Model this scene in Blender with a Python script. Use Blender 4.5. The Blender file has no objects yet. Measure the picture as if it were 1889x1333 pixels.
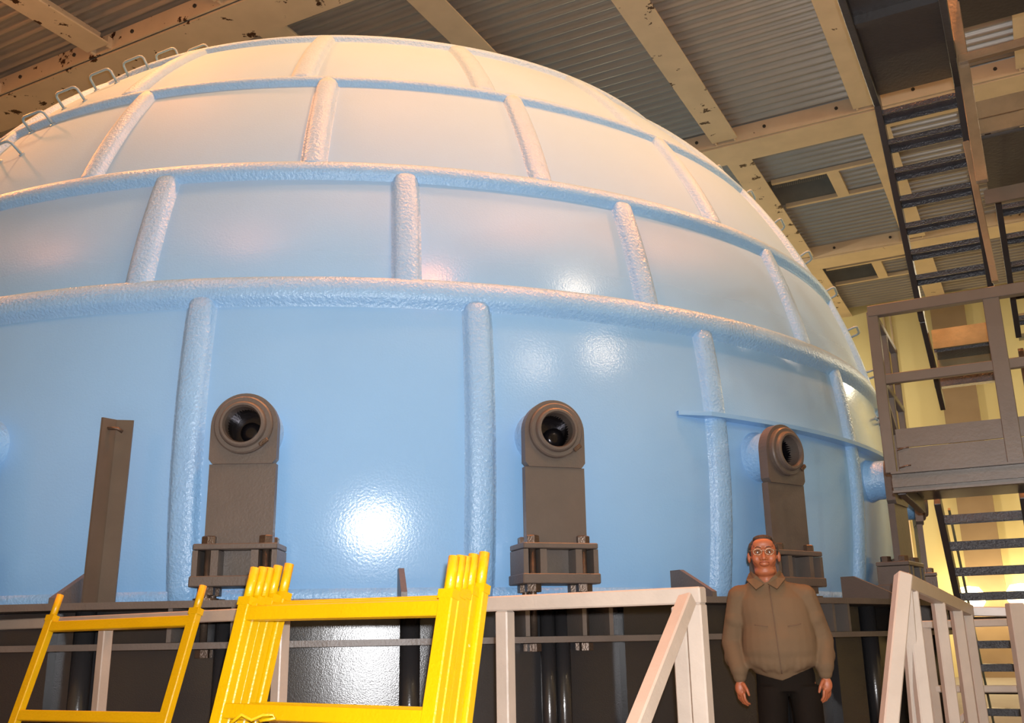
import bpy, bmesh, math, random
from mathutils import Vector, Matrix, Quaternion
random.seed(3)
C = bpy.context.scene.collection
V = Vector
# ------------------------------------------------------------------ camera
# the camera stands at the world origin; the hall floor is 1.25 m below it
F_PX, PITCH, ROLL = 1826.85, 0.27415, -0.017846
PW, PH = 1889.0, 1333.0
FW = V((0, math.cos(PITCH), math.sin(PITCH)))
_r = V((1, 0, 0)); _u = _r.cross(FW)
RT = _r * math.cos(ROLL) + _u * math.sin(ROLL)
UP = -_r * math.sin(ROLL) + _u * math.cos(ROLL)
FLOOR = -1.25
cd = bpy.data.cameras.new('camera'); cam = bpy.data.objects.new('camera', cd); C.objects.link(cam)
cam.matrix_world = Matrix(((RT.x, UP.x, -FW.x, 0), (RT.y, UP.y, -FW.y, 0), (RT.z, UP.z, -FW.z, 0), (0, 0, 0, 1)))
cd.sensor_fit = 'HORIZONTAL'; cd.sensor_width = 36; cd.lens = 36 * F_PX / PW
cd.clip_start = 0.05; cd.clip_end = 200
bpy.context.scene.camera = cam
# ------------------------------------------------------------------ world, flash, exposure
vs = bpy.context.scene.view_settings
vs.view_transform = 'Standard'; vs.look = 'None'; vs.gamma = 1; vs.use_curve_mapping = False
vs.exposure = 0.0
w = bpy.data.worlds.new('world'); bpy.context.scene.world = w; w.use_nodes = True
w.node_tree.nodes['Background'].inputs[0].default_value = (0.02, 0.02, 0.02, 1)
w.node_tree.nodes['Background'].inputs[1].default_value = 0.3
cy = bpy.context.scene.cycles
cy.max_bounces = 6; cy.diffuse_bounces = 3; cy.glossy_bounces = 4; cy.sample_clamp_indirect = 6
cy.use_denoising = True; cy.use_adaptive_sampling = True; cy.adaptive_threshold = 0.03

def light(name, kind, loc, power, col, size=0.1, aim=None, **kw):
    d = bpy.data.lights.new(name, kind); d.energy = power; d.color = col
    if kind == 'AREA': d.shape = 'DISK'; d.size = size
    elif kind in ('POINT', 'SPOT'): d.shadow_soft_size = size
    for k, v in kw.items(): setattr(d, k, v)
    o = bpy.data.objects.new(name, d); C.objects.link(o); o.location = loc
    if aim is not None:
        o.rotation_euler = (V(aim) - V(loc)).to_track_quat('-Z', 'Y').to_euler()
    return o
FLASH_W, SODIUM_W, MERC_W = 1570, 312, 50
# the camera's own flash, a hand's breadth above the lens
light('camera_flash', 'POINT', (0.03, 0.0, 0.07), FLASH_W, (0.98, 0.98, 1.0), 0.02)

# ------------------------------------------------------------------ frames of reference
TH = math.radians(27.6)                       # the hall's long axis against the view
E1 = V((math.sin(TH), math.cos(TH), 0)); E2 = V((math.cos(TH), -math.sin(TH), 0))
ROTZ = -TH
def hall(a, b, z): return E1 * a + E2 * b + V((0, 0, z))
def ray(x, y): return FW + RT * ((x - PW / 2) / F_PX) - UP * ((y - PH / 2) / F_PX)
def at_z(x, y, z): d = ray(x, y); return d * (z / d.z)
def at_y(x, y, Y): d = ray(x, y); return d * (Y / d.y)
def at_a(x, y, a): d = ray(x, y); return d * (a / d.dot(E1))
def at_b(x, y, b): d = ray(x, y); return d * (b / d.dot(E2))
DC = V((-1.9918, 14.0, 0)); DR, DZ, DK = 6.8687, 1.4462, 0.9492   # dome axis, radius, centre height, z squash
def dome(az, z, off=0.0):
    """point of the dome shell at azimuth az (deg) and height z, pushed off outwards"""
    q = (z - DZ) / DK
    r = math.sqrt(max(DR * DR - q * q, 0)); s = math.radians(az)
    p = DC + V((r * math.sin(s), -r * math.cos(s), z))
    n = V((r * math.sin(s), -r * math.cos(s), (z - DZ) / DK ** 2)).normalized()
    return p + n * off
def cyl(az, R, z): s = math.radians(az); return DC + V((R * math.sin(s), -R * math.cos(s), z))

# ------------------------------------------------------------------ materials
def lin(c):
    return tuple((x / 255 / 12.92) if x / 255 <= 0.04045 else ((x / 255 + 0.055) / 1.055) ** 2.4 for x in c) + (1,)
def mat(name, col, rough=0.5, metal=0.0, spec=0.5, col2=None, nscale=4, namt=0.5, bump=0.0, bscale=40, coat=0.0,
        rust=None, rscale=3, rthr=0.62, detail=4, rvar=0.0, coords='Object'):
    m = bpy.data.materials.new(name); m.use_nodes = True
    N = m.node_tree.nodes; L = m.node_tree.links; b = N['Principled BSDF']
    b.inputs['Roughness'].default_value = rough; b.inputs['Metallic'].default_value = metal
    b.inputs['Specular IOR Level'].default_value = spec
    if coat: b.inputs['Coat Weight'].default_value = coat; b.inputs['Coat Roughness'].default_value = 0.12
    tc = N.new('ShaderNodeTexCoord')
    out = None
    nz = N.new('ShaderNodeTexNoise'); nz.inputs['Scale'].default_value = nscale; nz.inputs['Detail'].default_value = detail
    L.new(tc.outputs[coords], nz.inputs['Vector'])
    mx = N.new('ShaderNodeMix'); mx.data_type = 'RGBA'
    rp = N.new('ShaderNodeMapRange'); rp.inputs[1].default_value = 0.35; rp.inputs[2].default_value = 0.65
    rp.inputs[4].default_value = namt
    L.new(nz.outputs['Fac'], rp.inputs[0]); L.new(rp.outputs[0], mx.inputs[0])
    mx.inputs[6].default_value = lin(col)
    mx.inputs[7].default_value = lin(col2 or tuple(max(0, x * 0.88) for x in col))
    out = mx.outputs[2]
    if rust:
        n2 = N.new('ShaderNodeTexNoise'); n2.inputs['Scale'].default_value = rscale; n2.inputs['Detail'].default_value = 6
        n2.inputs['Roughness'].default_value = 0.65
        L.new(tc.outputs[coords], n2.inputs['Vector'])
        r2 = N.new('ShaderNodeMapRange'); r2.inputs[1].default_value = rthr; r2.inputs[2].default_value = rthr + 0.015
        L.new(n2.outputs['Fac'], r2.inputs[0])
        m2 = N.new('ShaderNodeMix'); m2.data_type = 'RGBA'; L.new(r2.outputs[0], m2.inputs[0])
        L.new(out, m2.inputs[6]); m2.inputs[7].default_value = lin(rust); out = m2.outputs[2]
    L.new(out, b.inputs['Base Color'])
    if rvar:
        r3 = N.new('ShaderNodeMapRange'); r3.inputs[1].default_value = 0.3; r3.inputs[2].default_value = 0.7
        r3.inputs[3].default_value = rough - rvar; r3.inputs[4].default_value = rough + rvar
        L.new(nz.outputs['Fac'], r3.inputs[0]); L.new(r3.outputs[0], b.inputs['Roughness'])
    if bump:
        n3 = N.new('ShaderNodeTexNoise'); n3.inputs['Scale'].default_value = bscale; n3.inputs['Detail'].default_value = 3
        L.new(tc.outputs[coords], n3.inputs['Vector'])
        bp = N.new('ShaderNodeBump'); bp.inputs['Strength'].default_value = bump; bp.inputs['Distance'].default_value = 0.02
        L.new(n3.outputs['Fac'], bp.inputs['Height']); L.new(bp.outputs[0], b.inputs['Normal'])
    return m
M = {}
M['dome'] = mat('dome_paint', (135, 187, 237), 0.17, col2=(130, 181, 230), nscale=1.2, bump=0.06, bscale=60, spec=0.5, rvar=0.03)
def dusty(m, z0, z1, r1):
    N = m.node_tree.nodes; L = m.node_tree.links; b = N['Principled BSDF']
    tc = N.new('ShaderNodeTexCoord'); sx = N.new('ShaderNodeSeparateXYZ'); L.new(tc.outputs['Object'], sx.inputs[0])
    mr = N.new('ShaderNodeMapRange'); mr.inputs[1].default_value = z0; mr.inputs[2].default_value = z1; L.new(sx.outputs['Z'], mr.inputs[0])
    mx = N.new('ShaderNodeMix'); L.new(mr.outputs[0], mx.inputs[0]); mx.inputs[3].default_value = r1
    src = b.inputs['Roughness'].links[0].from_socket if b.inputs['Roughness'].links else None
    if src: L.new(src, mx.inputs[2])
    else: mx.inputs[2].default_value = b.inputs['Roughness'].default_value
    L.new(mx.outputs[0], b.inputs['Roughness'])
dusty(M['dome'], 4.05, 5.0, 0.7)      # dust lies on the upper shell (heights above the hall floor)
M['band'] = mat('dome_band_paint', (138, 187, 234), 0.3, col2=(128, 178, 226), nscale=9, bump=0.5, bscale=42, spec=0.6)
dusty(M['band'], 4.6, 6.4, 0.6)
M['grey'] = mat('grey_steel_paint', (92, 85, 80), 0.42, col2=(80, 75, 71), nscale=5, bump=0.12, bscale=60, spec=0.5)
M['greygloss'] = mat('dark_gloss_paint', (72, 70, 70), 0.24, col2=(64, 62, 62), nscale=6, bump=0.3, bscale=45, spec=0.6)
M['base'] = mat('base_wall_paint', (42, 41, 42), 0.22, col2=(40, 40, 42), nscale=2, bump=0.07, bscale=120, spec=0.6)
M['bolt'] = mat('bolt_steel', (95, 80, 68), 0.35, metal=0.5, col2=(70, 60, 55), nscale=20, bump=0.2, bscale=80)
M['hole'] = mat('pin_bore', (38, 36, 40), 0.2, metal=0.7, nscale=6, bump=0.1, bscale=20)
M['rail'] = mat('rail_paint', (160, 148, 136), 0.4, col2=(146, 135, 124), nscale=6, bump=0.08, bscale=50)
M['yellow'] = mat('yellow_paint', (196, 156, 0), 0.35, col2=(186, 146, 0), nscale=5, bump=0.12, bscale=70, rust=(220, 205, 150), rscale=7, rthr=0.70)
M['beam'] = mat('roof_beam_paint', (222, 204, 178), 0.6, col2=(202, 186, 162), nscale=2, rust=(70, 38, 20), rscale=2.6, rthr=0.685)
M['beamrust'] = mat('peeling_beam_paint', (222, 204, 178), 0.6, col2=(202, 186, 162), nscale=2, rust=(62, 34, 20), rscale=2.2, rthr=0.60)
M['roof'] = mat('roof_sheet', (172, 168, 162), 0.36, metal=0.35, col2=(158, 154, 148), nscale=1.5)
M['wall'] = mat('wall_plaster', (206, 198, 148), 0.7, col2=(198, 188, 138), nscale=0.7, bump=0.05, bscale=12)
M['pilaster'] = mat('pilaster_paint', (140, 122, 96), 0.7, col2=(126, 108, 84), nscale=2)
M['floor'] = mat('floor_concrete', (120, 112, 104), 0.6, col2=(104, 98, 92), nscale=2, bump=0.1, bscale=10)
M['tread'] = mat('tread_paint', (66, 66, 70), 0.3, col2=(50, 50, 54), nscale=8, bump=0.6, bscale=60, spec=0.6)
M['string'] = mat('stringer_paint', (52, 50, 50), 0.35, col2=(46, 44, 44), nscale=6, bump=0.1, bscale=30)
M['plat'] = mat('platform_paint', (88, 79, 70), 0.4, col2=(76, 68, 60), nscale=5, bump=0.04, bscale=40)
M['walk'] = mat('walkway_paint', (128, 108, 82), 0.28, col2=(96, 80, 60), nscale=6, bump=0.2, bscale=40, spec=.6)
M['soffit'] = mat('reflection_tint_plate', (140, 140, 112), 0.3, metal=0.4, col2=(96, 94, 70), nscale=4, bump=0.1, bscale=12)  # yellowish tint carries the gold reflection of warm light in the colour
M['dark'] = mat('vent_dark', (60, 60, 58), 0.6)
M['shaft'] = mat('vent_shaft_sheet', (150, 148, 140), 0.6)
M['handle'] = mat('rung_paint', (140, 165, 180), 0.4, col2=(128, 152, 168))
def emis(name, col, s):
    m = bpy.data.materials.new(name); m.use_nodes = True; b = m.node_tree.nodes['Principled BSDF']
    b.inputs['Base Color'].default_value = (0.8, 0.8, 0.8, 1); b.inputs['Emission Color'].default_value = (*col, 1)
    b.inputs['Emission Strength'].default_value = s; return m
M['lampglow'] = emis('lamp_glass', (1.0, 0.72, 0.35), 14)

# ------------------------------------------------------------------ mesh builder
class MB:
    def __init__(s): s.v = []; s.f = []; s.sm = []
    def add(s, vs, fs, smooth=False):
        o = len(s.v); s.v += [tuple(v) for v in vs]; s.f += [tuple(i + o for i in f) for f in fs]; s.sm += [smooth] * len(fs)
    def box(s, c, size, X=V((1, 0, 0)), Y=V((0, 1, 0)), Z=V((0, 0, 1)), bev=0.0):
        c = V(c); hx, hy, hz = size[0] / 2, size[1] / 2, size[2] / 2
        if bev <= 0:
            vs = [c + X * (sx * hx) + Y * (sy * hy) + Z * (sz * hz) for sz in (-1, 1) for sx, sy in ((-1, -1), (1, -1), (1, 1), (-1, 1))]
            s.add(vs, [(3, 2, 1, 0), (4, 5, 6, 7), (0, 1, 5, 4), (1, 2, 6, 5), (2, 3, 7, 6), (3, 0, 4, 7)])
        else:
            b = min(bev, hx * .9, hy * .9, hz * .9)
            vs = []
            for lz, ins in ((-hz, b), (-hz + b, 0), (hz - b, 0), (hz, b)):
                ax, ay = hx - ins, hy - ins; k = b if ins == 0 else b * .5
                for px_, py_ in ((-ax + k, -ay), (ax - k, -ay), (ax, -ay + k), (ax, ay - k), (ax - k, ay), (-ax + k, ay), (-ax, ay - k), (-ax, -ay + k)):
                    vs.append(c + X * px_ + Y * py_ + Z * lz)
            fs = [tuple(range(7, -1, -1)), tuple(range(24, 32))]
            for k in range(3):
                for i in range(8): fs.append((k * 8 + i, k * 8 + (i + 1) % 8, k * 8 + 8 + (i + 1) % 8, k * 8 + 8 + i))
            s.add(vs, fs)
    def bar(s, p, q, w, h, up=V((0, 0, 1)), bev=0.0):
        """rectangular bar from p to q; w across, h along 'up'"""
        p = V(p); q = V(q); Z = (q - p); L = Z.length; Z = Z / L
        X = Z.cross(up); X = X.normalized() if X.length > 1e-5 else V((1, 0, 0)); Y = X.cross(Z).normalized()
        X = Y.cross(Z).normalized()
        s.box((p + q) / 2, (w, h, L), X, Y, Z, bev)
    def tube(s, pts, r, n=10, caps=True):
        pts = [V(p) for p in pts]; rs = r if isinstance(r, (list, tuple)) else [r] * len(pts)
        vs = []; prev = None
        for i, p in enumerate(pts):
            t = (pts[min(i + 1, len(pts) - 1)] - pts[max(i - 1, 0)]).normalized()
            if prev is None: a = V((0, 0, 1)) if abs(t.z) < .9 else V((1, 0, 0)); X = t.cross(a).normalized()
            else: X = (prev - t * prev.dot(t)).normalized()
            prev = X; Y = t.cross(X)
            for k in range(n):
                an = 2 * math.pi * k / n; vs.append(p + (X * math.cos(an) + Y * math.sin(an)) * rs[i])
        fs = [(i * n + k, i * n + (k + 1) % n, (i + 1) * n + (k + 1) % n, (i + 1) * n + k) for i in range(len(pts) - 1) for k in range(n)]
        s.add(vs, fs, True)
        if caps:
            s.add(vs[:n], [tuple(range(n - 1, -1, -1))]); s.add(vs[-n:], [tuple(range(n))])
    def lathe(s, prof, c, A, n=40, smooth=False):
        """revolve (radius, height) profile about axis A through c"""
        A = V(A).normalized(); a = V((0, 0, 1)) if abs(A.z) < .9 else V((1, 0, 0)); X = A.cross(a).normalized(); Y = A.cross(X)
        vs = [V(c) + (X * math.cos(2 * math.pi * k / n) + Y * math.sin(2 * math.pi * k / n)) * r + A * h for r, h in prof for k in range(n)]
        fs = [(i * n + k, i * n + (k + 1) % n, (i + 1) * n + (k + 1) % n, (i + 1) * n + k) for i in range(len(prof) - 1) for k in range(n)]
        s.add(vs, fs, smooth)
    def prism(s, poly, D):
        """closed flat polygon (3d points) extruded by vector D"""
        n = len(poly); vs = [V(p) for p in poly] + [V(p) + V(D) for p in poly]
        s.add(vs, [tuple(range(n - 1, -1, -1)), tuple(range(n, 2 * n))] + [(i, (i + 1) % n, n + (i + 1) % n, n + i) for i in range(n)])
    def grid(s, rows, smooth=True, close=False):
        n = len(rows[0]); vs = [p for r in rows for p in r]
        fs = [(i * n + k, i * n + (k + 1) % n, (i + 1) * n + (k + 1) % n, (i + 1) * n + k) for i in range(len(rows) - 1) for k in range(n if close else n - 1)]
        s.add(vs, fs, smooth)
    def mesh(s, name, m):
        me = bpy.data.meshes.new(name); me.from_pydata(s.v, [], s.f); me.polygons.foreach_set('use_smooth', s.sm)
        bm = bmesh.new(); bm.from_mesh(me); bmesh.ops.remove_doubles(bm, verts=bm.verts, dist=1e-5)
        bmesh.ops.recalc_face_normals(bm, faces=bm.faces); bm.to_mesh(me); bm.free()
        if m: me.materials.append(m)
        return me
    def build(s, name, m, parent=None):
        me = s.mesh(name, m); o = bpy.data.objects.new(name, me); C.objects.link(o)
        if parent: o.parent = parent; o.matrix_parent_inverse = Matrix(); put(o, parent)
        return o
def put(o, parent):
    """geometry was written in world space: cancel the parent's placement"""
    chain = Matrix(); p = parent
    while p: chain = p.matrix_basis @ chain if False else p.matrix_basis @ chain; p = p.parent
    o.matrix_basis = chain.inverted()
def tag(o, label=None, cat=None, group=None, kind=None):
    if label: o['label'] = label
    if cat: o['category'] = cat
    if group: o['group'] = group
    if kind: o['kind'] = kind
    return o
def thing(name, loc, label, cat, group=None, rz=0.0):
    o = bpy.data.objects.new(name, None); C.objects.link(o); o.location = loc; o.rotation_euler = (0, 0, rz)
    o.empty_display_size = 0.2
    return tag(o, label, cat, group)
def children(o): return [x for x in ALL() if x.parent is o]
def ALL(): return list(C.objects)
def copy_tree(o, parent=None):
    c = o.copy(); C.objects.link(c)
    if parent: c.parent = parent
    for ch in list(o.children): copy_tree(ch, c)
    return c
def inst(name, me, parent, M4):
    o = bpy.data.objects.new(name, me); C.objects.link(o); o.parent = parent; o.matrix_basis = M4; return o
# ================================================================== THE HALL
HR = 10.0                                    # underside of the roof beams
A0, A1, B0, B1 = -9.0, 32.5, -26.0, 14.0
def slab(name, pts, th, nrm, m, kind='structure'):
    mb = MB(); mb.prism(pts, V(nrm) * th); return tag(mb.build(name, m), kind=kind)
slab('floor', [hall(A0, B0, FLOOR), hall(A1, B0, FLOOR), hall(A1, B1, FLOOR), hall(A0, B1, FLOOR)], 0.2, (0, 0, -1), M['floor'])
wf = slab('wall_back', [hall(A1, B0, FLOOR), hall(A1, B1, FLOOR), hall(A1, B1, HR + 1), hall(A1, B0, HR + 1)], 0.3, E1, M['wall'])
slab('wall_front', [hall(A0, B0, FLOOR), hall(A0, B1, FLOOR), hall(A0, B1, HR + 1), hall(A0, B0, HR + 1)], 0.3, -E1, M['wall'])
slab('wall_left', [hall(A0, B0, FLOOR), hall(A1, B0, FLOOR), hall(A1, B0, HR + 1), hall(A0, B0, HR + 1)], 0.3, -E2, M['wall'])
slab('wall_right', [hall(A0, B1, FLOOR), hall(A1, B1, FLOOR), hall(A1, B1, HR + 1), hall(A0, B1, HR + 1)], 0.3, E2, M['wall'])
# wall pilaster behind the stairs
for b in (-1.55, 6.2):
    mb = MB(); mb.box(hall(A1 - 0.12, b, (FLOOR + HR) / 2), (0.98, 0.24, HR - FLOOR), E2, E1, V((0, 0, 1)))
    mb.build('pilaster', M['pilaster'], wf)
mb = MB()
for b in (-3.45, -3.25):
    mb.tube([hall(A1 - 0.05, b, FLOOR), hall(A1 - 0.05, b, HR)], 0.03, 6)
mb.build('wall_conduit', M['beam'], wf)

# ---- ceiling: corrugated sheets between beams, with two roof openings
ceil = bpy.data.objects.new('ceiling', None); C.objects.link(ceil); tag(ceil, kind='structure')
PITCHC = 0.25
def corr(a0, a1, b0, b1, z=HR + 0.30, name='corrugated_sheet'):
    n0 = int(round(a0 / PITCHC)); n1 = int(round(a1 / PITCHC)); pts = []
    for k in range(n0, n1):
        for fa, fz in ((0, 0), (0.07, 0.004), (0.16, 0.03), (0.27, 0.055), (0.38, 0.06), (0.62, 0.06), (0.73, 0.055), (0.84, 0.03), (0.93, 0.004)):
            pts.append(((k + fa) * PITCHC, z + fz * 2.1))
    pts.append((n1 * PITCHC, z))
    mb = MB(); mb.grid([[hall(a, b, zz) for a, zz in pts] for b in (b0, b1)])
    return mb.build(name, M['roof'], ceil)
BB = [-22.0, -19.1, -16.2, -13.25, -10.3, -7.57, -4.67, -1.80, 1.1, 4.0, 6.9, 9.8, 12.7]
HW = 0.27
GG = [1.6, 10.55, 19.25, 26.9]
edges = [B0] + BB + [B1]
for i in range(len(edges) - 1):
    b0, b1 = edges[i], edges[i + 1]
    if abs(b0 + 4.67) < .01:                 # the bay with the roof openings
        for a0, a1 in ((A0, 21.75), (23.25, 28.25), (29.75, A1)): corr(a0, a1, b0, b1)
        for a0, a1 in ((21.75, 23.25), (28.25, 29.75)): corr(a0, a1, -3.05, b1)
    else: corr(A0, A1, b0, b1)
# frames and dark shafts of the two openings
for a0, a1 in ((21.75, 23.25), (28.25, 29.75)):
    bl = -4.67 + HW
    for aa in (a0, a1):
        mb = MB(); mb.box(hall(aa, (bl + -1.8 - HW) / 2, HR + 0.24), (-1.8 - HW - bl, 0.10, 0.1), E2, E1); mb.build('purlin', M['beam'], ceil)
    mb = MB(); mb.box(hall((a0 + a1) / 2, -3.02, HR + 0.235), (0.26, a1 - a0 - .1, 0.09), E2, E1); mb.build('opening_trim', M['beam'], ceil)
    mb = MB(); z0, z1 = HR + 0.28, HR + 1.3
    c = [hall(a0, bl - .3, z0), hall(a0, -3.1, z0), hall(a1, -3.1, z0), hall(a1, bl - .3, z0)]
    t = [p + V((0, 0, z1 - z0)) for p in c]
    mb.add(c + t, [(0, 1, 5, 4), (1, 2, 6, 5), (2, 3, 7, 6), (3, 0, 4, 7), (4, 5, 6, 7)])
    mb.build('vent_shaft', M['shaft'], ceil)
    mb = MB()
    for k in range(26):
        b = bl + 0.02 + k * 0.048
        mb.box(hall(a0 + 0.25, b, HR + 0.45), (0.012, 0.012, 0.5), E2, E1)
    tag(mb.build('vent_grille', M['roof'], ceil), kind='stuff')
# beams running away along the hall
for i, b in enumerate(BB):
    segs = [A0] + GG + [A1]
    for j in range(len(segs) - 1):
        s0, s1 = segs[j] + (0.42 if j else 0), segs[j + 1] - (0.5 if j < len(segs) - 2 else 0)
        mb = MB()
        mb.box(hall((s0 + s1) / 2, b, HR + 0.02), (2 * HW, s1 - s0, 0.03), E2, E1)
        mb.box(hall((s0 + s1) / 2, b, HR + 0.17), (0.05, s1 - s0, 0.28), E2, E1)
        rusty = (abs(b + 4.67) < .1) or (abs(b + 13.25) < .1)
        mb.build('roof_beam', M['beamrust' if rusty else 'beam'], ceil)
# girders across the hall: web, broad bottom flange, bolts
for g in GG:
    mb = MB(); L = B1 - B0; bm_ = (B0 + B1) / 2
    mb.box(hall(g + 0.1, bm_, HR - 0.02), (L, 0.85, 0.04), E2, E1)
    mb.box(hall(g - 0.38, bm_, HR + 0.15), (L, 0.03, 0.34), E2, E1)
    mb.box(hall(g + 0.1, bm_, HR + 0.15), (L, 0.05, 0.34), E2, E1)
    gr = mb.build('girder', M['beamrust' if g < 15 else 'beam'], ceil)
    mb = MB(); 
    b = B0 + 0.4
    while b < B1:
        mb.tube([hall(g - 0.42, b, HR + 0.17), hall(g - 0.39, b, HR + 0.17)], 0.035, 8); b += 1.45
    mb.build('bolt_row', M['dark'], gr)
    mb = MB()
    for bb in BB:
        for s_ in (-1, 1): mb.box(hall(g - 0.44, bb + s_ * 0.2, HR + 0.09), (0.03, 0.1, 0.2), E2, E1)
    mb.build('cleat', M['beam'], gr)

# ================================================================== LAMPS OF THE HALL
def bay_lamp(a, b, col, power, label, z=9.45, up=0.12):
    t = thing('high_bay_lamp', hall(a, b, z), label, 'lamp', 'high bay lamps under the roof', ROTZ)
    p = hall(a, b, z)
    mb = MB(); mb.lathe([(0.02, 0.42), (0.1, 0.42), (0.12, 0.25), (0.34, 0.02), (0.36, 0.0), (0.33, 0.0), (0.1, 0.22), (0.02, 0.24)], p, (0, 0, 1), 24, True); mb.build('reflector', M['rail'], t)
    mb = MB(); mb.tube([p + V((0, 0, .4)), V((p.x, p.y, HR - .07))], 0.02, 6); mb.build('rod', M['rail'], t)
    l = light('lamp_bulb', 'AREA', (0, 0, -0.01), power, col, 0.6); l.parent = t
    l = light('added_lamp_fill', 'POINT', (0, 0, -0.12), power * up, col, 0.2); l.parent = t  # extra point light added to lift the roof and the dome highlights
    return t
SOD = (1.0, 0.315, 0.085); MER = (1.0, 0.80, 0.58); FAR = (1.0, 0.86, 0.6); FAR_W = 540
for a, b, k, lb in ((6.2, -13.5, 1, 'sodium high bay lamp over the left front of the dome'), (6.2, -9.0, 1, 'sodium high bay lamp over the front of the dome, left of the middle'),
                (6.4, -4.6, 1, 'sodium high bay lamp over the front of the dome, right of the middle'), (7.4, -1.2, 1.5, 'sodium high bay lamp over the right front of the dome'),
                (11.8, 0.2, 1.5, 'sodium high bay lamp over the right flank of the dome'), (17.5, -16.0, 1, 'sodium high bay lamp behind the dome on the left'),
                (1.9, 0.9, 0.6, 'sodium high bay lamp above the photographer, over the railing end'), (1.6, -5.6, 0.55, 'sodium high bay lamp in front of the dome, over the yellow frames'), (1.2, -12.0, 0.55, 'sodium high bay lamp in front of the dome at the far left'), (4.5, -18.5, 0.8, 'added sodium lamp beyond the left picture edge, brightening the left roof')):  # the last one is added to brighten the left part of the roof
    bay_lamp(a, b, SOD, SODIUM_W * k, lb, up=0.3)
for a, lb, g_ in ((1.2, 'nearest', 7), (5.7, 'second', 10), (14.4, 'third', 6), (19.2, 'fourth', 6)):
    bay_lamp(a, 10.0, MER, MERC_W, 'white high bay lamp, %s in the row along the right side of the hall' % lb, up=g_)
for a, b, lb in ((23.4, -8.6, 'behind the dome'), (29.0, -9.0, 'near the far wall, behind the dome'), (29.5, 6.0, 'near the far wall, right of the stairs')):  # out-of-sight lamps added to brighten the far wall and roof
    bay_lamp(a, b, FAR, FAR_W, 'added warm white lamp %s, brightening the far end' % lb, up=0.8)
bay_lamp(6.4, 4.0, MER, MERC_W, 'white high bay lamp hanging between the two rows, right of the dome', up=4)
# two glowing wall lamps behind the lower stairs
for i, (x, y) in enumerate(((1789, 1103), (1886, 1098))):
    p = at_a(x, y, A1 - 0.55)
    t = thing('wall_lamp', p, ('glowing yellow wall lamp left of the brown pilaster, under the lower stairs', 'glowing yellow wall lamp right of the brown pilaster, at the picture edge')[i], 'lamp')
    mb = MB(); mb.lathe([(0.0, -0.34), (0.28, -0.3), (0.4, -0.12), (0.4, 0.12), (0.28, 0.3), (0.0, 0.34)], p, (0, 0, 1), 20, True); mb.build('lamp_globe', M['lampglow'], t)
    mb = MB(); mb.box(p + E1 * 0.44, (0.3, 0.2, 0.3), E2, E1); mb.build('bracket', M['grey'], t)
    light('wall_lamp_bulb', 'POINT', p - E1 * 0.9 + V((0, 0, .1)), 90, (1.0, 0.74, 0.38), 0.2)
# ================================================================== THE DOMED VESSEL
vessel = thing('domed_vessel', DC + V((0, 0, FLOOR)), 'huge pale blue domed steel vessel with raised weld bands, filling the hall', 'vessel')
def rotz_about(az):     # rotation about the dome axis, as a local matrix under the vessel (whose origin lies on that axis)
    return Matrix.Rotation(math.radians(az), 4, 'Z')
INV = Matrix.Translation(-(DC + V((0, 0, FLOOR))))
def local(mb, name, m):  # mesh written in world space -> vessel space
    mb.v = [tuple(INV @ V(v)) for v in mb.v]; return mb.mesh(name, m)
ZR = [0.24, 2.64, 3.84, 5.12, 6.30]
COURSES = [(ZR[0], ZR[1], -3.3, 0.105), (ZR[1], ZR[2], -8.0, 0.105), (ZR[2], ZR[3], -15.0, 0.10), (ZR[3], ZR[4], 0.4, 0.11)]
for z0, z1, azr, hw in COURSES:
    mb = MB(); nz = 14; na = 12
    mb.grid([[dome(azr + 18.0 * k / na, z0 + (z1 - z0) * j / nz) for k in range(na + 1)] for j in range(nz + 1)])
    me = local(mb, 'panel', M['dome'])
    # raised rib up the left edge of each panel
    mb = MB(); prof = [(-1.25, -0.004), (-1.0, 0.006), (-0.92, 0.03), (-0.72, 0.05), (-0.4, 0.06), (0, 0.062), (0.4, 0.06), (0.72, 0.05), (0.92, 0.03), (1.0, 0.006), (1.25, -0.004)]
    rows = []
    for j in range(-1, nz + 2):      # one sunk row closes the rib at either end
        f_ = 0 if 0 <= j <= nz else 1; z = z0 + (z1 - z0) * min(max(j, 0), nz) / nz + (.02 if j > nz else -.02 if j < 0 else 0)
        q = (z - DZ) / DK; r = math.sqrt(DR * DR - q * q)
        rows.append([dome(azr + math.degrees(u * hw / r), z, -.01 if f_ else h) for u, h in prof])
    mb.grid(rows); mr = local(mb, 'rib', M['band'])
    for k in range(20):
        inst('panel', me, vessel, rotz_about(18 * k)); inst('rib', mr, vessel, rotz_about(18 * k))
mb = MB(); nz = 14
zt = DZ + DR * DK
rows = []
for j in range(nz + 1):
    th_ = j / nz; zz = ZR[4] + (zt - 0.0005 - ZR[4]) * math.sin(th_ * math.pi / 2)
    rows.append([dome(360 * k / 80, zz) for k in range(80)])
mb.grid(rows, close=True); inst('crown_panel', local(mb, 'crown_panel', M['dome']), vessel, Matrix())
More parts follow.
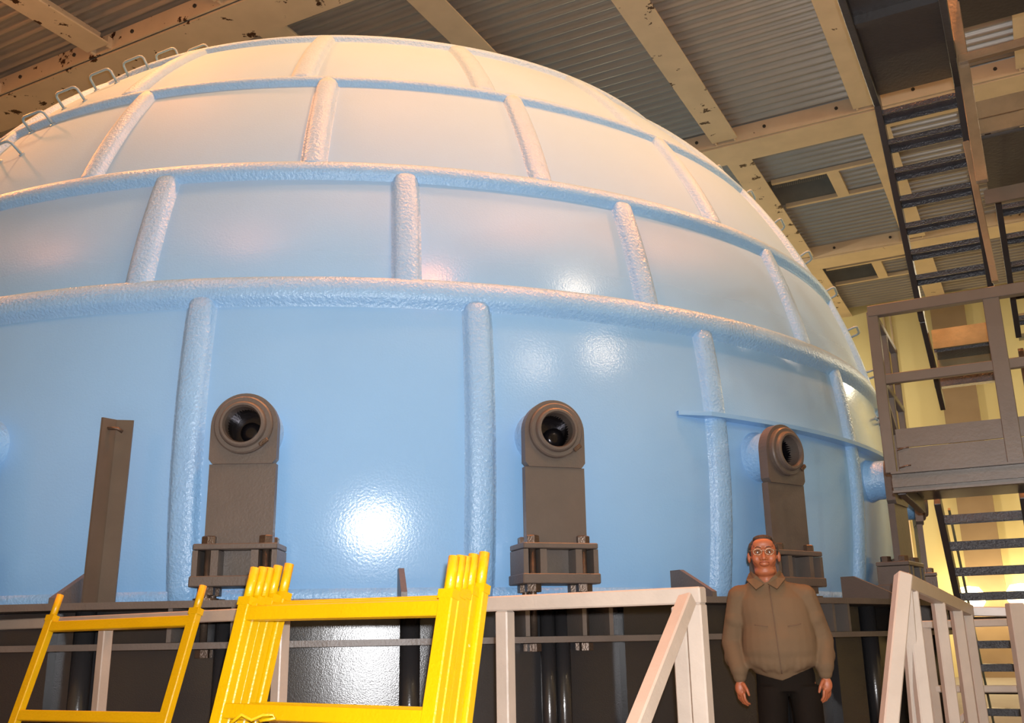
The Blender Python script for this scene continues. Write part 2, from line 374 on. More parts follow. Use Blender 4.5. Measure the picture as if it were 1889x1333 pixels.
# raised bands round the dome
for z, hw, hh in ((ZR[0] + 0.06, 0.07, 0.03), (ZR[1], 0.115, 0.08), (ZR[2], 0.085, 0.072), (ZR[3], 0.065, 0.064), (ZR[4], 0.06, 0.064)):
    mb = MB(); rows = []
    for k in range(181):
        az = 2 * k; row = []
        for u, h in ((-1.2, -0.01), (-1.0, 0.15), (-0.8, 0.6), (-0.5, 0.9), (0, 1.0), (0.5, 0.92), (0.85, 0.7), (1.0, 0.3), (1.15, -0.01)):
            q = (z - DZ) / DK; sl = math.sqrt(1 - (q / DR) ** 2)      # keep the band's width measured along the shell
            row.append(dome(az, z + u * hw * max(sl, .3), h * hh))
        rows.append(row)
    mb.grid(rows); inst('band', local(mb, 'band', M['band']), vessel, Matrix())
# ledge strip round the right half, just above the trunnions
mb = MB(); rows = []
for k in range(41):
    az = 29.2 + 2.4 * k; f = min(1, k / 1.0) if k < 2 else 1
    rows.append([dome(az, 1.765, 0.0), dome(az, 1.765, 0.10 * (0.25 if k == 0 else 1)), dome(az, 1.80, 0.105 * (0.25 if k == 0 else 1)), dome(az, 1.80, 0.0)])
mb.grid(rows, smooth=False); inst('ledge', local(mb, 'ledge', M['dome']), vessel, Matrix())
# trunnion stubs on the equator
LZ, LR, LAZ = 1.49, 7.08, 0.75
mb = MB(); ax = cyl(0, 1, 0) - DC
mb.lathe([(0.23, 6.78), (0.215, 6.88), (0.195, 6.93), (0.19, 7.07)], DC + V((0, 0, LZ)), ax, 40, True)
mt = local(mb, 'trunnion', M['band'])
for k in range(20): inst('trunnion', mt, vessel, rotz_about(LAZ + 18 * k))
# rung handles up the shell, two runs
def rung_at(az, z):
    mb = MB(); e = 0.16
    n = (dome(az, z, 1) - dome(az, z)).normalized(); t = V((math.cos(math.radians(az)), math.sin(math.radians(az)), 0))
    p = dome(az, z); a = p - t * e; b = p + t * e
    mb.tube([a - n * .02, a + n * 0.13, a + n * 0.155 + t * .02, a + n * 0.165 + t * .05, b + n * 0.165 - t * .05, b + n * 0.155 - t * .02, b + n * 0.13, b - n * .02], 0.014, 8)
    for q in (a, b): mb.lathe([(0.03, -0.01), (0.03, 0.008), (0.012, 0.012)], q, n, 10)
    o = mb.build('rung', M['handle'], vessel)
def step_run(az, zs, daz=0):
    for z in zs: rung_at(az, z)
def arc_z(n, s0, ds):     # heights at even steps along the shell, from angle s0
    return [DZ + DK * DR * math.sin(math.radians(s0 + ds * k)) for k in range(n)]
step_run(-28.0, arc_z(9, 24.0, 4.7))
step_run(65.5, arc_z(11, 8.0, 4.8))

# ================================================================== BASE RING under the dome
ring = thing('base_ring', DC + V((0, 0, FLOOR)), 'dark grey steel base ring with flanges and pipes carrying the blue dome', 'base')
def ringmesh(prof, m, name, parent=ring, n=180, smooth=True):
    mb = MB(); mb.grid([[cyl(360 * k / n, r, z) for r, z in prof] for k in range(n + 1)], smooth=smooth)
    return mb.build(name, m, parent)
ringmesh([(6.3, 0.235), (6.3, 0.28), (7.48, 0.28), (7.48, 0.235), (6.3, 0.235)], M['grey'], 'upper_flange', smooth=False)
ringmesh([(6.9, -0.02), (6.9, 0.02), (7.46, 0.02), (7.46, -0.02), (6.9, -0.02)], M['grey'], 'lower_flange', smooth=False)
ringmesh([(7.02, 0.24), (7.02, FLOOR)], M['base'], 'wall_shell')
for k in range(20):
    az = LAZ + 18 * k
    near = min(abs((az + 180) % 360 - 180 - t) for t in (0, 30, 60)) < 75
    if not near: continue
    for d in (-2.6, 0.55, 2.1):     # stiffener plates between the flanges
        mb = MB(); t = cyl(az + d + 90, 1, 0) - DC; n = cyl(az + d, 1, 0) - DC
        mb.box(cyl(az + d, 7.22, 0.13), (0.03, 0.42, 0.215), t, n); mb.build('stiffener', M['grey'], ring)
    t = cyl(az + 90, 1, 0) - DC; n = cyl(az, 1, 0) - DC
    for d in (-0.62, 0.28):         # standpipes
        mb = MB(); mb.tube([cyl(az + d, 7.1, FLOOR), cyl(az + d, 7.1, 0.235)], 0.055, 14); mb.build('standpipe', M['base'], ring)
    mb = MB(); mb.tube([cyl(az + 9.5, 7.08, FLOOR), cyl(az + 9.5, 7.08, 0.235)], 0.07, 14); mb.build('standpipe', M['base'], ring)
    mb = MB(); rows = [[cyl(az + 4.2 + 3.4 * j / 6, r, z) for r, z in ((7.0, 0.23), (7.11, 0.23), (7.11, FLOOR), (7.0, FLOOR))] for j in range(7)]
    mb.grid(rows, smooth=False)
    e0 = rows[0]; e1 = rows[-1]; mb.add(e0, [(0, 1, 2, 3)]); mb.add(e1, [(3, 2, 1, 0)])
    mb.build('wall_plate', M['base'], ring)
    # gusset on top of the flange half-way between links
    ag = az + 9; tg = cyl(ag + 90, 1, 0) - DC
    mb = MB(); mb.prism([cyl(ag, 6.9, 0.28) - tg * .02, cyl(ag, 6.9, 0.50) - tg * .02, cyl(ag, 7.02, 0.50) - tg * .02, cyl(ag, 7.40, 0.32) - tg * .02, cyl(ag, 7.40, 0.28) - tg * .02], tg * 0.04)
    mb.build('gusset', M['grey'], ring)

# ================================================================== LINKS: plate, boss, clamp box and studs
def make_link():
    """built at azimuth 0 in its own space: x tangential, y outwards (towards us), z up, origin on the flange"""
    root = bpy.data.objects.new('support_link', None); C.objects.link(root); root.empty_display_size = .2
    X = V((1, 0, 0)); Y = V((0, -1, 0)); Z = V((0, 0, 1)); z0 = 0.28
    hz = LZ - z0; R = 0.235; T = 0.075
    def P(x, y, z): return X * x + Y * y + Z * z
    # head plate with round top, and the lower plate under a weld line
    def holed(poly, y0, y1, r, mb, n=48):
        cz = hz; inn = [P(r * math.cos(2 * math.pi * k / n), 0, cz + r * math.sin(2 * math.pi * k / n)) for k in range(n)]
        out = []
        for k in range(n):
            a = 2 * math.pi * k / n; dx, dz = math.cos(a), math.sin(a)
            if dz >= 0: q = (R * dx, R * dz)
            else:
                s = min(R / max(abs(dx), 1e-6), 0.27 / max(-dz, 1e-6)); q = (dx * s, dz * s)
            out.append(P(q[0], 0, cz + q[1]))
        for yy in (y0, y1):
            vs = [v + Y * yy for v in inn] + [v + Y * yy for v in out]
            mb.add(vs, [(k, (k + 1) % n, n + (k + 1) % n, n + k) for k in range(n)])
        mb.add([v + Y * y0 for v in out] + [v + Y * y1 for v in out], [(k, (k + 1) % n, n + (k + 1) % n, n + k) for k in range(n)])
    mb = MB(); holed(None, -0.01, T, 0.13, mb); mb.build('head_plate', M['grey'], root)
    mb = MB(); mb.box(P(0, T / 2 - 0.012, (hz - 0.27 + 0.37) / 2), (2 * R - .004, T - 0.012, hz - 0.27 - 0.37), X, -Y, Z); mb.build('lower_plate', M['grey'], root)
    mb = MB(); mb.lathe([(0.205, T - .005), (0.205, T + 0.035), (0.195, T + 0.045), (0.168, T + 0.045), (0.160, T + 0.07), (0.15, T + 0.078), (0.135, T + 0.078), (0.125, T + 0.05), (0.125, -0.02)], P(0, 0, hz), Y, 48)
    mb.build('boss', M['grey'], root)
    mb = MB(); mb.lathe([(0.126, T + 0.03), (0.124, -0.06), (0.0, -0.06)], P(0, 0, hz), Y, 40)
    mb.lathe([(0.078, -0.06), (0.075, -0.01), (0.03, 0.0), (0.0, 0.0)], P(0.03, 0, hz - 0.035), Y, 32, True); mb.build('pin', M['hole'], root)
    # locking tab on the boss
    mb = MB(); mb.box(P(0.155, T + 0.055, hz - 0.13), (0.07, 0.02, 0.03), (X + Z * .8).normalized(), -Y, (Z - X * .8).normalized(), .004); mb.build('locking_tab', M['bolt'], root)
    # clamp box
    W2, zb, zt_, yb, yf = 0.285, 0.10, 0.385, -0.17, 0.14
    mb = MB(); mb.box(P(0, (yb + yf) / 2, zb + .035), (2 * W2 + .02, yf - yb + .02, 0.07), X, -Y, Z, .006); mb.build('clamp_plate', M['grey'], root)
    mb = MB(); mb.box(P(0, (yb + yf) / 2, zt_ - .02), (2 * W2, yf - yb, 0.04), X, -Y, Z, .006); mb.build('clamp_plate', M['grey'], root)
    for s in (-1, 1):
        for xx, wd in ((W2 - 0.018, 0.036), (0.135, 0.05)):
            mb = MB(); mb.box(P(s * xx, (yb + yf) / 2, (zb + zt_) / 2), (wd, yf - yb - .01, zt_ - zb - .09), X, -Y, Z); mb.build('web', M['grey'], root)
    mb = MB(); mb.box(P(0, -0.03, (zb + zt_) / 2), (0.23, 0.04, zt_ - zb - .08), X, -Y, Z); mb.build('recess_plate', M['grey'], root)
    for s in (-1, 1):
        for yy in (yf - 0.075, yb + 0.075):
            st = MB(); st.tube([P(s * 0.195, yy, -0.36), P(s * 0.195, yy, zt_ + 0.05)], 0.026, 12); so = st.build('stud', M['bolt'], root)
            for zz, r in ((zt_ + 0.028, 0.052), (zb - 0.025, 0.06), (-0.33, 0.05)):
                nb = MB(); nb.lathe([(0, -0.028), (r, -0.028), (r, 0.022), (r * .85, 0.028), (0, 0.028)], P(s * 0.195, yy, zz), Z, 6); nb.build('nut', M['bolt'], so)
            nb = MB(); nb.lathe([(0, 0.0), (0.085, 0.0), (0.085, 0.025), (0, 0.025)], P(s * 0.195, yy, 0.0), Z, 20); nb.build('washer', M['bolt'], so)
    return root
proto = make_link()
LBL = {-1: 'blue trunnion link at the left picture edge', 0: 'grey steel hanger link with round eye behind the stacked yellow frames, leftmost whole one',
       1: 'grey steel hanger link with round eye above the end of the pale railing', 2: 'grey steel hanger link with round eye standing behind the man',
       3: 'grey steel hanger link seen edge-on, partly hidden by the platform beam', 4: 'grey steel hanger link seen edge-on right of the dome, farthest visible one'}
LBL[-1] = 'grey steel hanger link standing just outside the left picture edge'
for i in range(-1, 5):
    o = proto if i == -1 else copy_tree(proto)
    az = LAZ + 18 * i
    o.location = cyl(az, LR, 0.28); o.rotation_euler = (0, 0, math.radians(az))
    tag(o, LBL[i], 'link', 'hanger links standing round the dome base')
# ================================================================== ANGLE IRON POST on the flange, left
pb = at_y(180, 1108, 6.97); pb.z = 0.28; pt = at_y(216, 774, 6.90)
t = thing('angle_iron_post', pb, 'tall dark grey angle iron standing upright on the flange left of the hanger link', 'post')
ud = (pt - pb).normalized(); X = V((1, 0, 0)); Xp = (X - ud * X.dot(ud)).normalized(); Yp = ud.cross(Xp)
mb = MB(); L = (pt - pb).length
mb.prism([pb + Xp * a + Yp * b for a, b in ((-.07, -.10), (-.055, -.105), (0.0, 0.0), (0.115, 0.005), (0.115, 0.02), (-0.012, 0.015))], ud * L)
mb.build('angle_bar', M['plat'], t)
mb = MB(); q = pb + ud * (L - 0.07); mb.tube([q + Xp * -0.05 - Yp * .06, q + Xp * 0.03 - Yp * .05, q + Xp * 0.06 - Yp * .03 - ud * .02], 0.012, 8); mb.build('bolt', M['bolt'], t)
# ================================================================== LEFT RAILING
ZRL = 0.16; TW = 0.066
r0 = at_z(-60, 1155, ZRL); r1 = at_z(1278, 1098, ZRL)
ru = (r1 - r0).normalized(); rn = V((ru.y, -ru.x, 0)).normalized()
if rn.y > 0: rn = -rn
ra = thing('railing', V((r1.x, r1.y, FLOOR)), 'long pale grey square-tube railing in front of the dome, ending left of the man', 'railing')
mb = MB(); mb.bar(r0 - ru * .6, r1 + ru * .045, TW, TW, bev=.006); mb.build('top_rail', M['rail'], ra)
def on_rail(x):
    best = None; lo, hi = 0.0, 1.0
    for _ in range(40):
        m = (lo + hi) / 2; p = r0.lerp(r1, m); d = p.dot(FW); X = PW / 2 + F_PX * p.dot(RT) / d
        if X < x: lo = m
        else: hi = m
    return r0.lerp(r1, lo)
for x in (197, 521, 931, 1289):
    p = on_rail(x) if x < 1280 else r1 + ru * 0.012
    mb = MB(); mb.bar(V((p.x, p.y, FLOOR)), V((p.x, p.y, ZRL - TW / 2)), TW, TW, up=rn, bev=.006); mb.build('post', M['rail'], ra)
p = at_y(1258, 1150, r1.y + 0.28)
mb = MB(); mb.bar(V((p.x, p.y, FLOOR)), V((p.x, p.y, ZRL - TW / 2)), TW, TW, up=rn, bev=.006); mb.build('post', M['rail'], ra)
q1 = V((p.x, p.y, ZRL)); mb = MB(); mb.bar(r1 + ru * .01 - V((0, 0, .01)), q1 + V((0, 0, -.045)), TW * .9, TW * .9, bev=.006); mb.build('return_rail', M['rail'], ra)
# diagonal brace running down towards us
bt = at_y(1268, 1105, r1.y - 0.07); bb = at_y(1178, 1333, r1.y - 0.62)
mb = MB(); mb.bar(bt, bb + (bb - bt) * 2.15, TW * .9, TW * .9, up=rn, bev=.006); mb.build('brace', M['rail'], ra)

# ================================================================== YELLOW FRAMES
def yframe(pl, pr, lean, spacing, nrung, label, group=None, lip=0.0, first_rung=0.02, tube=0.06, pin=0.13, extra=0.0):
    """pl, pr: tops of the two legs; lean = how far the feet come out per metre of drop"""
    u = (pr - pl).normalized(); n = V((u.y, -u.x, 0)).normalized()
    if n.y > 0: n = -n
    d = (V((0, 0, -1)) + n * lean).normalized()
    foot = (FLOOR - pl.z) / d.z
    t = thing('scaffold_frame', pl + d * foot, label, 'frame', group)
    for p in (pl, pr):
        L = (FLOOR - p.z) / d.z
        mb = MB(); mb.bar(p, p + d * L, tube * 1.05, tube * .74, up=n, bev=.005); lg = mb.build('leg', M['yellow'], t)
        mb = MB(); mb.tube([p - d * pin, p + d * .02], tube * .36, 12); mb.build('pin', M['yellow'], t)
        mb = MB(); mb.bar(p - d * .0, p + d * .035, tube * 1.15, tube * .78, up=n); mb.build('collar', M['yellow'], t)
    k = 0; s = first_rung + 0.05
    while k < nrung:
        a = pl + d * (s); b = pr + d * ((s * d.z + pl.z - pr.z) / d.z if False else s)
        mb = MB(); mb.bar(a + n * extra, b + n * extra, tube * .62, tube * .98, up=d, bev=.004); mb.build('rung', M['yellow'], t)
        s += spacing; k += 1
    return t, u, n, d
LY = 6.05
yframe(at_y(98, 1135, LY + .2), at_y(363, 1122, LY - .38), 0.30, 0.52, 3, 'single yellow scaffold frame leaning at the left, standing alone')
names = ['front yellow scaffold frame of the stack leaning on the railing', 'second yellow scaffold frame from the front of the leaning stack',
         'middle yellow scaffold frame of the leaning stack of five', 'fourth yellow scaffold frame from the front of the leaning stack',
         'rearmost yellow scaffold frame of the leaning stack, its pins standing highest']
pl = at_y(458, 1102, 4.35); pr = at_y(829, 1088, 3.82)
u0 = (pr - pl).normalized(); n0 = V((-u0.y, u0.x, 0)).normalized()
if n0.y < 0: n0 = -n0
offs = [(0, 0, 0), (0.048, 0.0, 0.004), (0.096, -.008, 0.004), (0.144, -.004, 0.016), (0.192, 0.016, 0.026)]
for i, (bk, sd, up_) in enumerate(offs):
    o = n0 * bk + u0 * sd + V((0, 0, up_))
    yframe(pl + o, pr + o, 0.26, 0.395 + .008 * i, 4, names[i], 'yellow scaffold frames stacked against the railing')
# twisted wire tie by the stack
mb = MB(); p = at_y(455, 1325, 4.0)
mb.tube([p + V((-.06, 0, -.015)), p + V((-.02, 0, .015)), p + V((.02, 0, -.005)), p + V((.06, 0, .012)), p + V((.10, 0, .012)), p + V((.11, 0, 0)), p + V((.05, 0, -.008))], 0.007, 8)
tag(mb.build('wire_tie', M['yellow']), 'short bent yellow wire tie hooked by the stacked yellow frames', 'wire')

# ================================================================== RIGHT RAILING
def mk(p): return V(p)
rr = thing('railing', V((at_y(1668, 1075, 4.7).x, 4.7, FLOOR)), 'pale grey railing running back from the right of the man to the stairs', 'railing')
ap = at_y(1667, 1072, 4.55); far = at_y(1788, 1127, 6.6)
def rbar(p, q, w=TW, h=TW, name='rail_bar', up=V((0, 0, 1)), m='rail', parent=None):
    mb = MB(); mb.bar(p, q, w, h, up=up, bev=.006); return mb.build(name, M[m], parent or rr)
rbar(ap, far, .06, .075, 'top_rail')
fl = at_y(1641, 1333, 4.35); rbar(ap + V((-.005, -.02, .03)), fl + (fl - ap) * 1.2, .064, .064, 'end_post', up=V((0, 1, 0)))
fl2 = at_y(1690, 1333, 4.75); rbar(ap + V((.02, .04, 0)), fl2 + (fl2 - ap) * 1.2, .05, .05, 'brace', up=V((0, 1, 0)))
for f, x2 in ((0.06, 1700), (0.42, 1757), (0.72, 1800), (0.93, 1825)):
    p = ap.lerp(far, f); q = at_y(x2, 1333, p.y); q = V((p.x + (q.x - p.x) * .35, p.y, FLOOR)); rbar(p - V((0, 0, .03)), q, .058, .058, 'post', up=V((0, 1, 0)))
f2 = at_y(1862, 1128, 6.5); rbar(far, f2, .06, .06, 'top_rail')
rbar(at_y(1690, 1152, 6.9), at_y(1870, 1147, 6.8), .05, .05, 'mid_rail')
rbar(at_y(1712, 1270, 6.9), at_y(1880, 1270, 6.8), .045, .045, 'mid_rail')
p = at_y(1706, 1150, 6.9); rbar(p, V((p.x, p.y, FLOOR)), .06, .06, 'post', up=V((0, 1, 0)))
p = at_y(1872, 1118, 6.2); rbar(p + V((0, 0, .02)), V((p.x, p.y, FLOOR)), .09, .07, 'post', up=V((0, 1, 0)))
rbar(at_y(1765, 1333, 6.6), at_y(1812, 1295, 6.5), .04, .04, 'brace')
# ================================================================== PLATFORM
PA = 7.6
plat = thing('access_platform', at_a(1645, 880, PA), 'brown-grey steel platform with railing and toe boards at the right', 'platform')
ZP = at_a(1645, 872, PA).z
bL = at_a(1645, 872, PA).dot(E2)
def pb_(a, b, z): return hall(a, b, z)
Zv = V((0, 0, 1))
def P_bar(p, q, w, h, name, m='plat', up=Zv, parent=plat, bev=.005):
    mb = MB(); mb.bar(p, q, w, h, up=up, bev=bev); return mb.build(name, M[m], parent)
BR = 1.6
# edge channel: web and two lips
zt = at_a(1645, 873, PA).z; zb = at_a(1645, 911, PA).z; zc = (zt + zb) / 2
mb = MB(); mb.box(hall(PA, (bL + BR) / 2, zc), (BR - bL, 0.02, zt - zb), E2, E1)
mb.box(hall(PA - .03, (bL + BR) / 2, zt - .006), (BR - bL, 0.07, 0.014), E2, E1); mb.box(hall(PA - .03, (bL + BR) / 2, zb + .006), (BR - bL, 0.07, 0.014), E2, E1)
mb.box(hall(PA - .022, (bL + BR) / 2, zc), (BR - bL, 0.03, (zt - zb) * .45), E2, E1); mb.build('edge_beam', M['plat'], plat)
mb = MB(); mb.box(hall(PA + .68, (bL + BR) / 2, zt - .03), (BR - bL, 1.3, 0.04), E2, E1); mb.build('deck', M['string'], plat)
for b_ in (bL + .05, .6): P_bar(hall(PA + .02, b_, zb + .04), hall(PA + 1.3, b_, zb + .04), .06, .1, 'joist', m='string')
# front railing
def up_to(x, y, a=PA): return at_a(x, y, a)
zr = at_a(1632, 572, PA).z; zm = at_a(1650, 698, PA).z
P_bar(hall(PA, bL - .03, zr), hall(PA, BR, zr), .075, .085, 'top_rail')
P_bar(hall(PA, bL, zm), hall(PA, BR, zm), .05, .075, 'mid_rail')
P_bar(hall(PA, bL, zt), hall(PA, bL, zr), .08, .06, 'post', up=E1)
b2 = at_a(1851, 700, PA).dot(E2)
P_bar(hall(PA, b2, zt), hall(PA, b2, zr), .11, .06, 'post', up=E1)
# toe boards: two planks
z1 = at_a(1660, 792, PA).z; zmid = at_a(1660, 828, PA).z
mb = MB(); mb.box(hall(PA - .01, (bL + BR) / 2 + .03, (z1 + zmid) / 2 + .003), (BR - bL - .06, .02, z1 - zmid - .006), E2, E1); mb.build('toe_board', M['plat'], plat)
mb = MB(); mb.box(hall(PA - .01, (bL + BR) / 2 + .03, (zt + zmid) / 2), (BR - bL - .06, .02, zmid - zt), E2, E1); mb.build('toe_board', M['plat'], plat)
# side railing running back
for a2 in (8.15, 8.75):
    P_bar(hall(a2, bL, zt), hall(a2, bL, zr - .02), .05, .05, 'post', up=E1)
P_bar(hall(PA, bL, zr - .02), hall(8.8, bL, zr - .02), .05, .05, 'side_rail')
P_bar(hall(PA, bL, zm), hall(8.8, bL, zm), .05, .05, 'side_rail')
P_bar(hall(PA, bL, zm - .05), hall(8.75, bL, zt + .1), .04, .04, 'side_brace')
for zz in (at_a(1665, 828, PA).z - .01, zt + .03):
    mb = MB(); q = hall(PA - .03, bL + .06, zz); mb.tube([q, q + E2 * .05 + Zv * .012, q + E2 * .08 + Zv * .014], .006, 6); mb.build('hook', M['bolt'], plat)
# leg of the platform at the right edge
P_bar(hall(PA + .1, 1.25, FLOOR), hall(PA + .1, 1.25, zb), .12, .12, 'column', up=E1)
P_bar(hall(PA + 1.5, bL + .9, FLOOR), hall(PA + 1.5, bL + .9, zb - .05), .1, .1, 'column', up=E1, m='string')

# ================================================================== STAIRS
SL, SR = -0.726, -0.075
def flight(root, a0, z0, a1, z1, bl, br, n, sheet=(), tw=.15, th=.045, m='tread', sw=.055, sh=.16):
    d = (hall(a1, 0, z1) - hall(a0, 0, z0)); dn = d.normalized()
    for b in (bl, br):
        mb = MB(); mb.bar(hall(a0, b, z0) - dn * .06, hall(a1, b, z1) + dn * .02, sw, sh, bev=.004); mb.build('stringer', M['string'], root)
    for k in range(n):
        f = (k + .5) / n; a = a0 + (a1 - a0) * f; z = z0 + (z1 - z0) * f
        mb = MB(); c = hall(a, (bl + br) / 2, z)
        mb.box(c, (br - bl - sw, tw, .012), E2, E1); mb.box(c + E1 * (tw / 2) - Zv * (th / 2), (br - bl - sw, .012, th), E2, E1)
        mb.box(c - E1 * (tw / 2) - Zv * (th / 2), (br - bl - sw, .012, th), E2, E1)
        mb.build('tread', M[m], root)
st = thing('upper_stairs', hall(8.43, -.4, 4.5), 'dark open-tread stair flight climbing to the top right under the roof', 'stairs')
aT, zT = 8.43, 4.52
flight(st, aT, zT, 10.15, 3.02, SL, SR, 8, tw=.19)
for b in (SL, SR):
    mb = MB(); mb.bar(hall(10.17, b, 3.0), hall(11.4, b, 2.35), .05, .12, bev=.004); mb.build('stringer', M['string'], st)
for a_, ya, yb_ in ((10.75, 606, 645), (11.15, 657, 684)):      # closed plates under the turn of the stairs
    z0, z1 = at_a(1730, yb_, a_).z, at_a(1730, ya, a_).z
    mb = MB(); mb.box(hall(a_, (SL + SR) / 2, (z0 + z1) / 2), (SR - SL - .06, .02, z1 - z0), E2, (E1 - Zv * .25).normalized(), (Zv + E1 * .25).normalized()); mb.build('closing_plate', M['soffit'], st)
mb = MB(); mb.box(hall(10.95, (SL + SR) / 2, (at_a(1730, 651, 10.95).z)), (SR - SL - .06, .34, .07), E2, E1); mb.build('tread', M['tread'], st)
mb = MB(); mb.box(hall(11.4, (SL + SR) / 2, at_a(1732, 703, 11.4).z), (SR - SL + .1, .12, .15), E2, E1); mb.build('landing_beam', M['tread'], st)
# top landing, dark underneath
tl = thing('upper_landing', hall(7.4, .1, 4.6), 'dark steel landing plate seen from below at the top right', 'landing')
mb = MB(); mb.box(hall(7.35, (SL + SR) / 2, zT + .05), (SR - SL, 2.1, .03), E2, E1); mb.build('deck_plate', M['string'], tl)
for b in (SL, SR): 
    mb = MB(); mb.bar(hall(6.3, b, zT), hall(aT, b, zT), .055, .14, bev=.004); mb.build('edge_channel', M['string'], tl)
for a_ in (6.4, 7.12):
    mb = MB(); mb.bar(hall(a_, SL, zT + .0), hall(a_, SR, zT + .0), .06, .08); mb.build('joist', M['string'], tl)
# rail and toe boards of the upper walkway, right edge
uw = thing('upper_walkway', at_a(1800, 330, 7.9), 'brown steel walkway railing lit orange at the upper right', 'walkway')
UA = 7.9
mb = MB(); mb.box(hall(7.35, .75, zT + .42), (1.45, 1.9, .03), E2, E1); mb.build('deck_plate', M['string'], uw)
p0 = at_a(1752, -20, UA); p1 = at_a(1812, 335, UA); P_bar(V((p1.x, p1.y, p0.z)), p1, .085, .06, 'post', up=E1, parent=uw, m='walk')
P_bar(at_a(1768, 112, UA - .05), at_a(1930, 68, UA - .05), .06, .07, 'mid_rail', parent=uw, m='walk')
def board(x, y0, y1, a, name, m, parent, b1=1.6, off=0.0):
    p = at_a(x, y0, a); q = at_a(x, y1, a); b0 = p.dot(E2)
    mb = MB(); mb.box(hall(a, (b0 + b1) / 2, (p.z + q.z) / 2), (b1 - b0, .02, p.z - q.z), E2, E1); return mb.build(name, M[m], parent)
board(1796, 190, 222, UA, 'toe_board', 'walk', uw); board(1800, 224, 250, UA, 'toe_board', 'walk', uw)
p = at_a(1808, 252, UA)
mb = MB(); mb.box(hall(UA + .65, p.dot(E2) + .75, p.z), (1.5, 1.25, .03), E2, E1); mb.build('deck_plate', M['string'], uw)
board(1814, 352, 378, UA + .2, 'edge_beam', 'plat', uw)
P_bar(at_a(1782, 262, UA + .3), at_a(1836, 520, UA + .3), .05, .05, 'hand_rail', parent=uw, m='walk', up=E1)
# right-hand flight
rf = thing('return_stairs', hall(9.6, .4, 1.4), 'dark open-tread return flight at the right edge behind the platform post', 'stairs')
flight(rf, 11.3, 2.75, 9.5, 1.45, .10, .85, 7, tw=.17)
flight(rf, 9.4, 4.45, 11.2, 3.0, .10, .85, 7, tw=.19)
for a_, z_ in ((11.35, 3.2), (11.35, 2.98), (11.35, 2.75), (11.35, 2.55)):
    mb = MB(); mb.box(hall(a_, .5, z_), (.8, .08, .055), E2, E1); mb.build('riser_plate', M['soffit'], rf)
# lower flight
ls = thing('lower_stairs', hall(9.3, -.4, FLOOR), 'dark glossy open-tread flight dropping from the platform at the lower right', 'stairs')
flight(ls, 9.2, 1.06, 11.55, FLOOR + .02, SL, SR, 11, tw=.15, th=.062)
for b in (SL, SR):
    mb = MB(); mb.bar(hall(9.32, b + .07, 1.02), hall(11.6, b + .07, FLOOR + .1), .02, .03); mb.build('stringer_lip', M['soffit'], ls)
# ================================================================== THE MAN
def blob(name, parts, m, parent, voxel=0.01, smooth=6, sub=2):
    """parts: ('e', centre, radii[, rot]) ellipsoids, ('c', p, q, r1, r2) tapered capsules, fused into one continuous surface"""
    bm = bmesh.new()
    for pt in parts:
        if pt[0] == 'e':
            r = bmesh.ops.create_icosphere(bm, subdivisions=3, radius=1.0)
            Mx = Matrix.Translation(pt[1]) @ (pt[3] if len(pt) > 3 else Matrix()) @ Matrix.Diagonal((*pt[2], 1))
            bmesh.ops.transform(bm, matrix=Mx, verts=r['verts'])
        elif pt[0] == 'c':
            _, p, q, r1, r2 = pt; p, q = V(p), V(q); n = max(2, int((q - p).length / (0.35 * min(r1, r2)))) 
            n = min(n, 14)
            for k in range(n + 1):
                f = k / n; r = bmesh.ops.create_icosphere(bm, subdivisions=2, radius=r1 + (r2 - r1) * f)
                bmesh.ops.translate(bm, vec=p.lerp(q, f), verts=r['verts'])
        elif pt[0] == 'l':      # loft of elliptical rings: (centre, rx, ry)
            rows = []
            for c_, rx, ry in pt[1]:
                rows.append([bm.verts.new(V(c_) + V((rx * math.cos(t * math.pi / 12), ry * math.sin(t * math.pi / 12), 0))) for t in range(24)])
            for i in range(len(rows) - 1):
                for k in range(24): bm.faces.new((rows[i][k], rows[i][(k + 1) % 24], rows[i + 1][(k + 1) % 24], rows[i + 1][k]))
            bm.faces.new(rows[0][::-1]); bm.faces.new(rows[-1])
    bmesh.ops.recalc_face_normals(bm, faces=bm.faces)
    me = bpy.data.meshes.new(name); bm.to_mesh(me); bm.free()
    o = bpy.data.objects.new(name, me); C.objects.link(o)
    r = o.modifiers.new('r', 'REMESH'); r.mode = 'VOXEL'; r.voxel_size = voxel; r.use_smooth_shade = True
    s = o.modifiers.new('s', 'SMOOTH'); s.iterations = smooth; s.factor = 0.5
    dg = bpy.context.evaluated_depsgraph_get(); m2 = bpy.data.meshes.new_from_object(o.evaluated_get(dg)); o.modifiers.clear(); o.data = m2
    m2.name = name; m2.materials.clear(); m2.materials.append(m); m2.polygons.foreach_set('use_smooth', [True] * len(m2.polygons))
    o.parent = parent
    return o
M['skin'] = mat('skin', (152, 88, 56), 0.5, col2=(142, 76, 48), nscale=30, namt=.6)
M['hair'] = mat('hair', (30, 24, 22), 0.6, col2=(58, 50, 46), nscale=40, bump=.5, bscale=120)
M['jacket'] = mat('jacket_cloth', (98, 80, 60), 0.85, col2=(91, 74, 55), nscale=6, bump=.15, bscale=14, spec=.2)
M['trouser'] = mat('trouser_cloth', (24, 19, 15), 0.9, col2=(20, 16, 13), nscale=8, bump=.15, bscale=10, spec=.1)
M['shirt'] = mat('shirt_cloth', (30, 40, 52), 0.8)
M['shoe'] = mat('shoe_leather', (28, 24, 22), 0.4)
M['metal'] = mat('spectacle_metal', (150, 135, 115), 0.35, metal=.8)
M['eye'] = mat('eye_dark', (40, 28, 24), 0.2)
M['lip'] = mat('lips', (132, 62, 44), 0.5)
M['seam'] = mat('jacket_seam', (92, 72, 54), 0.8)
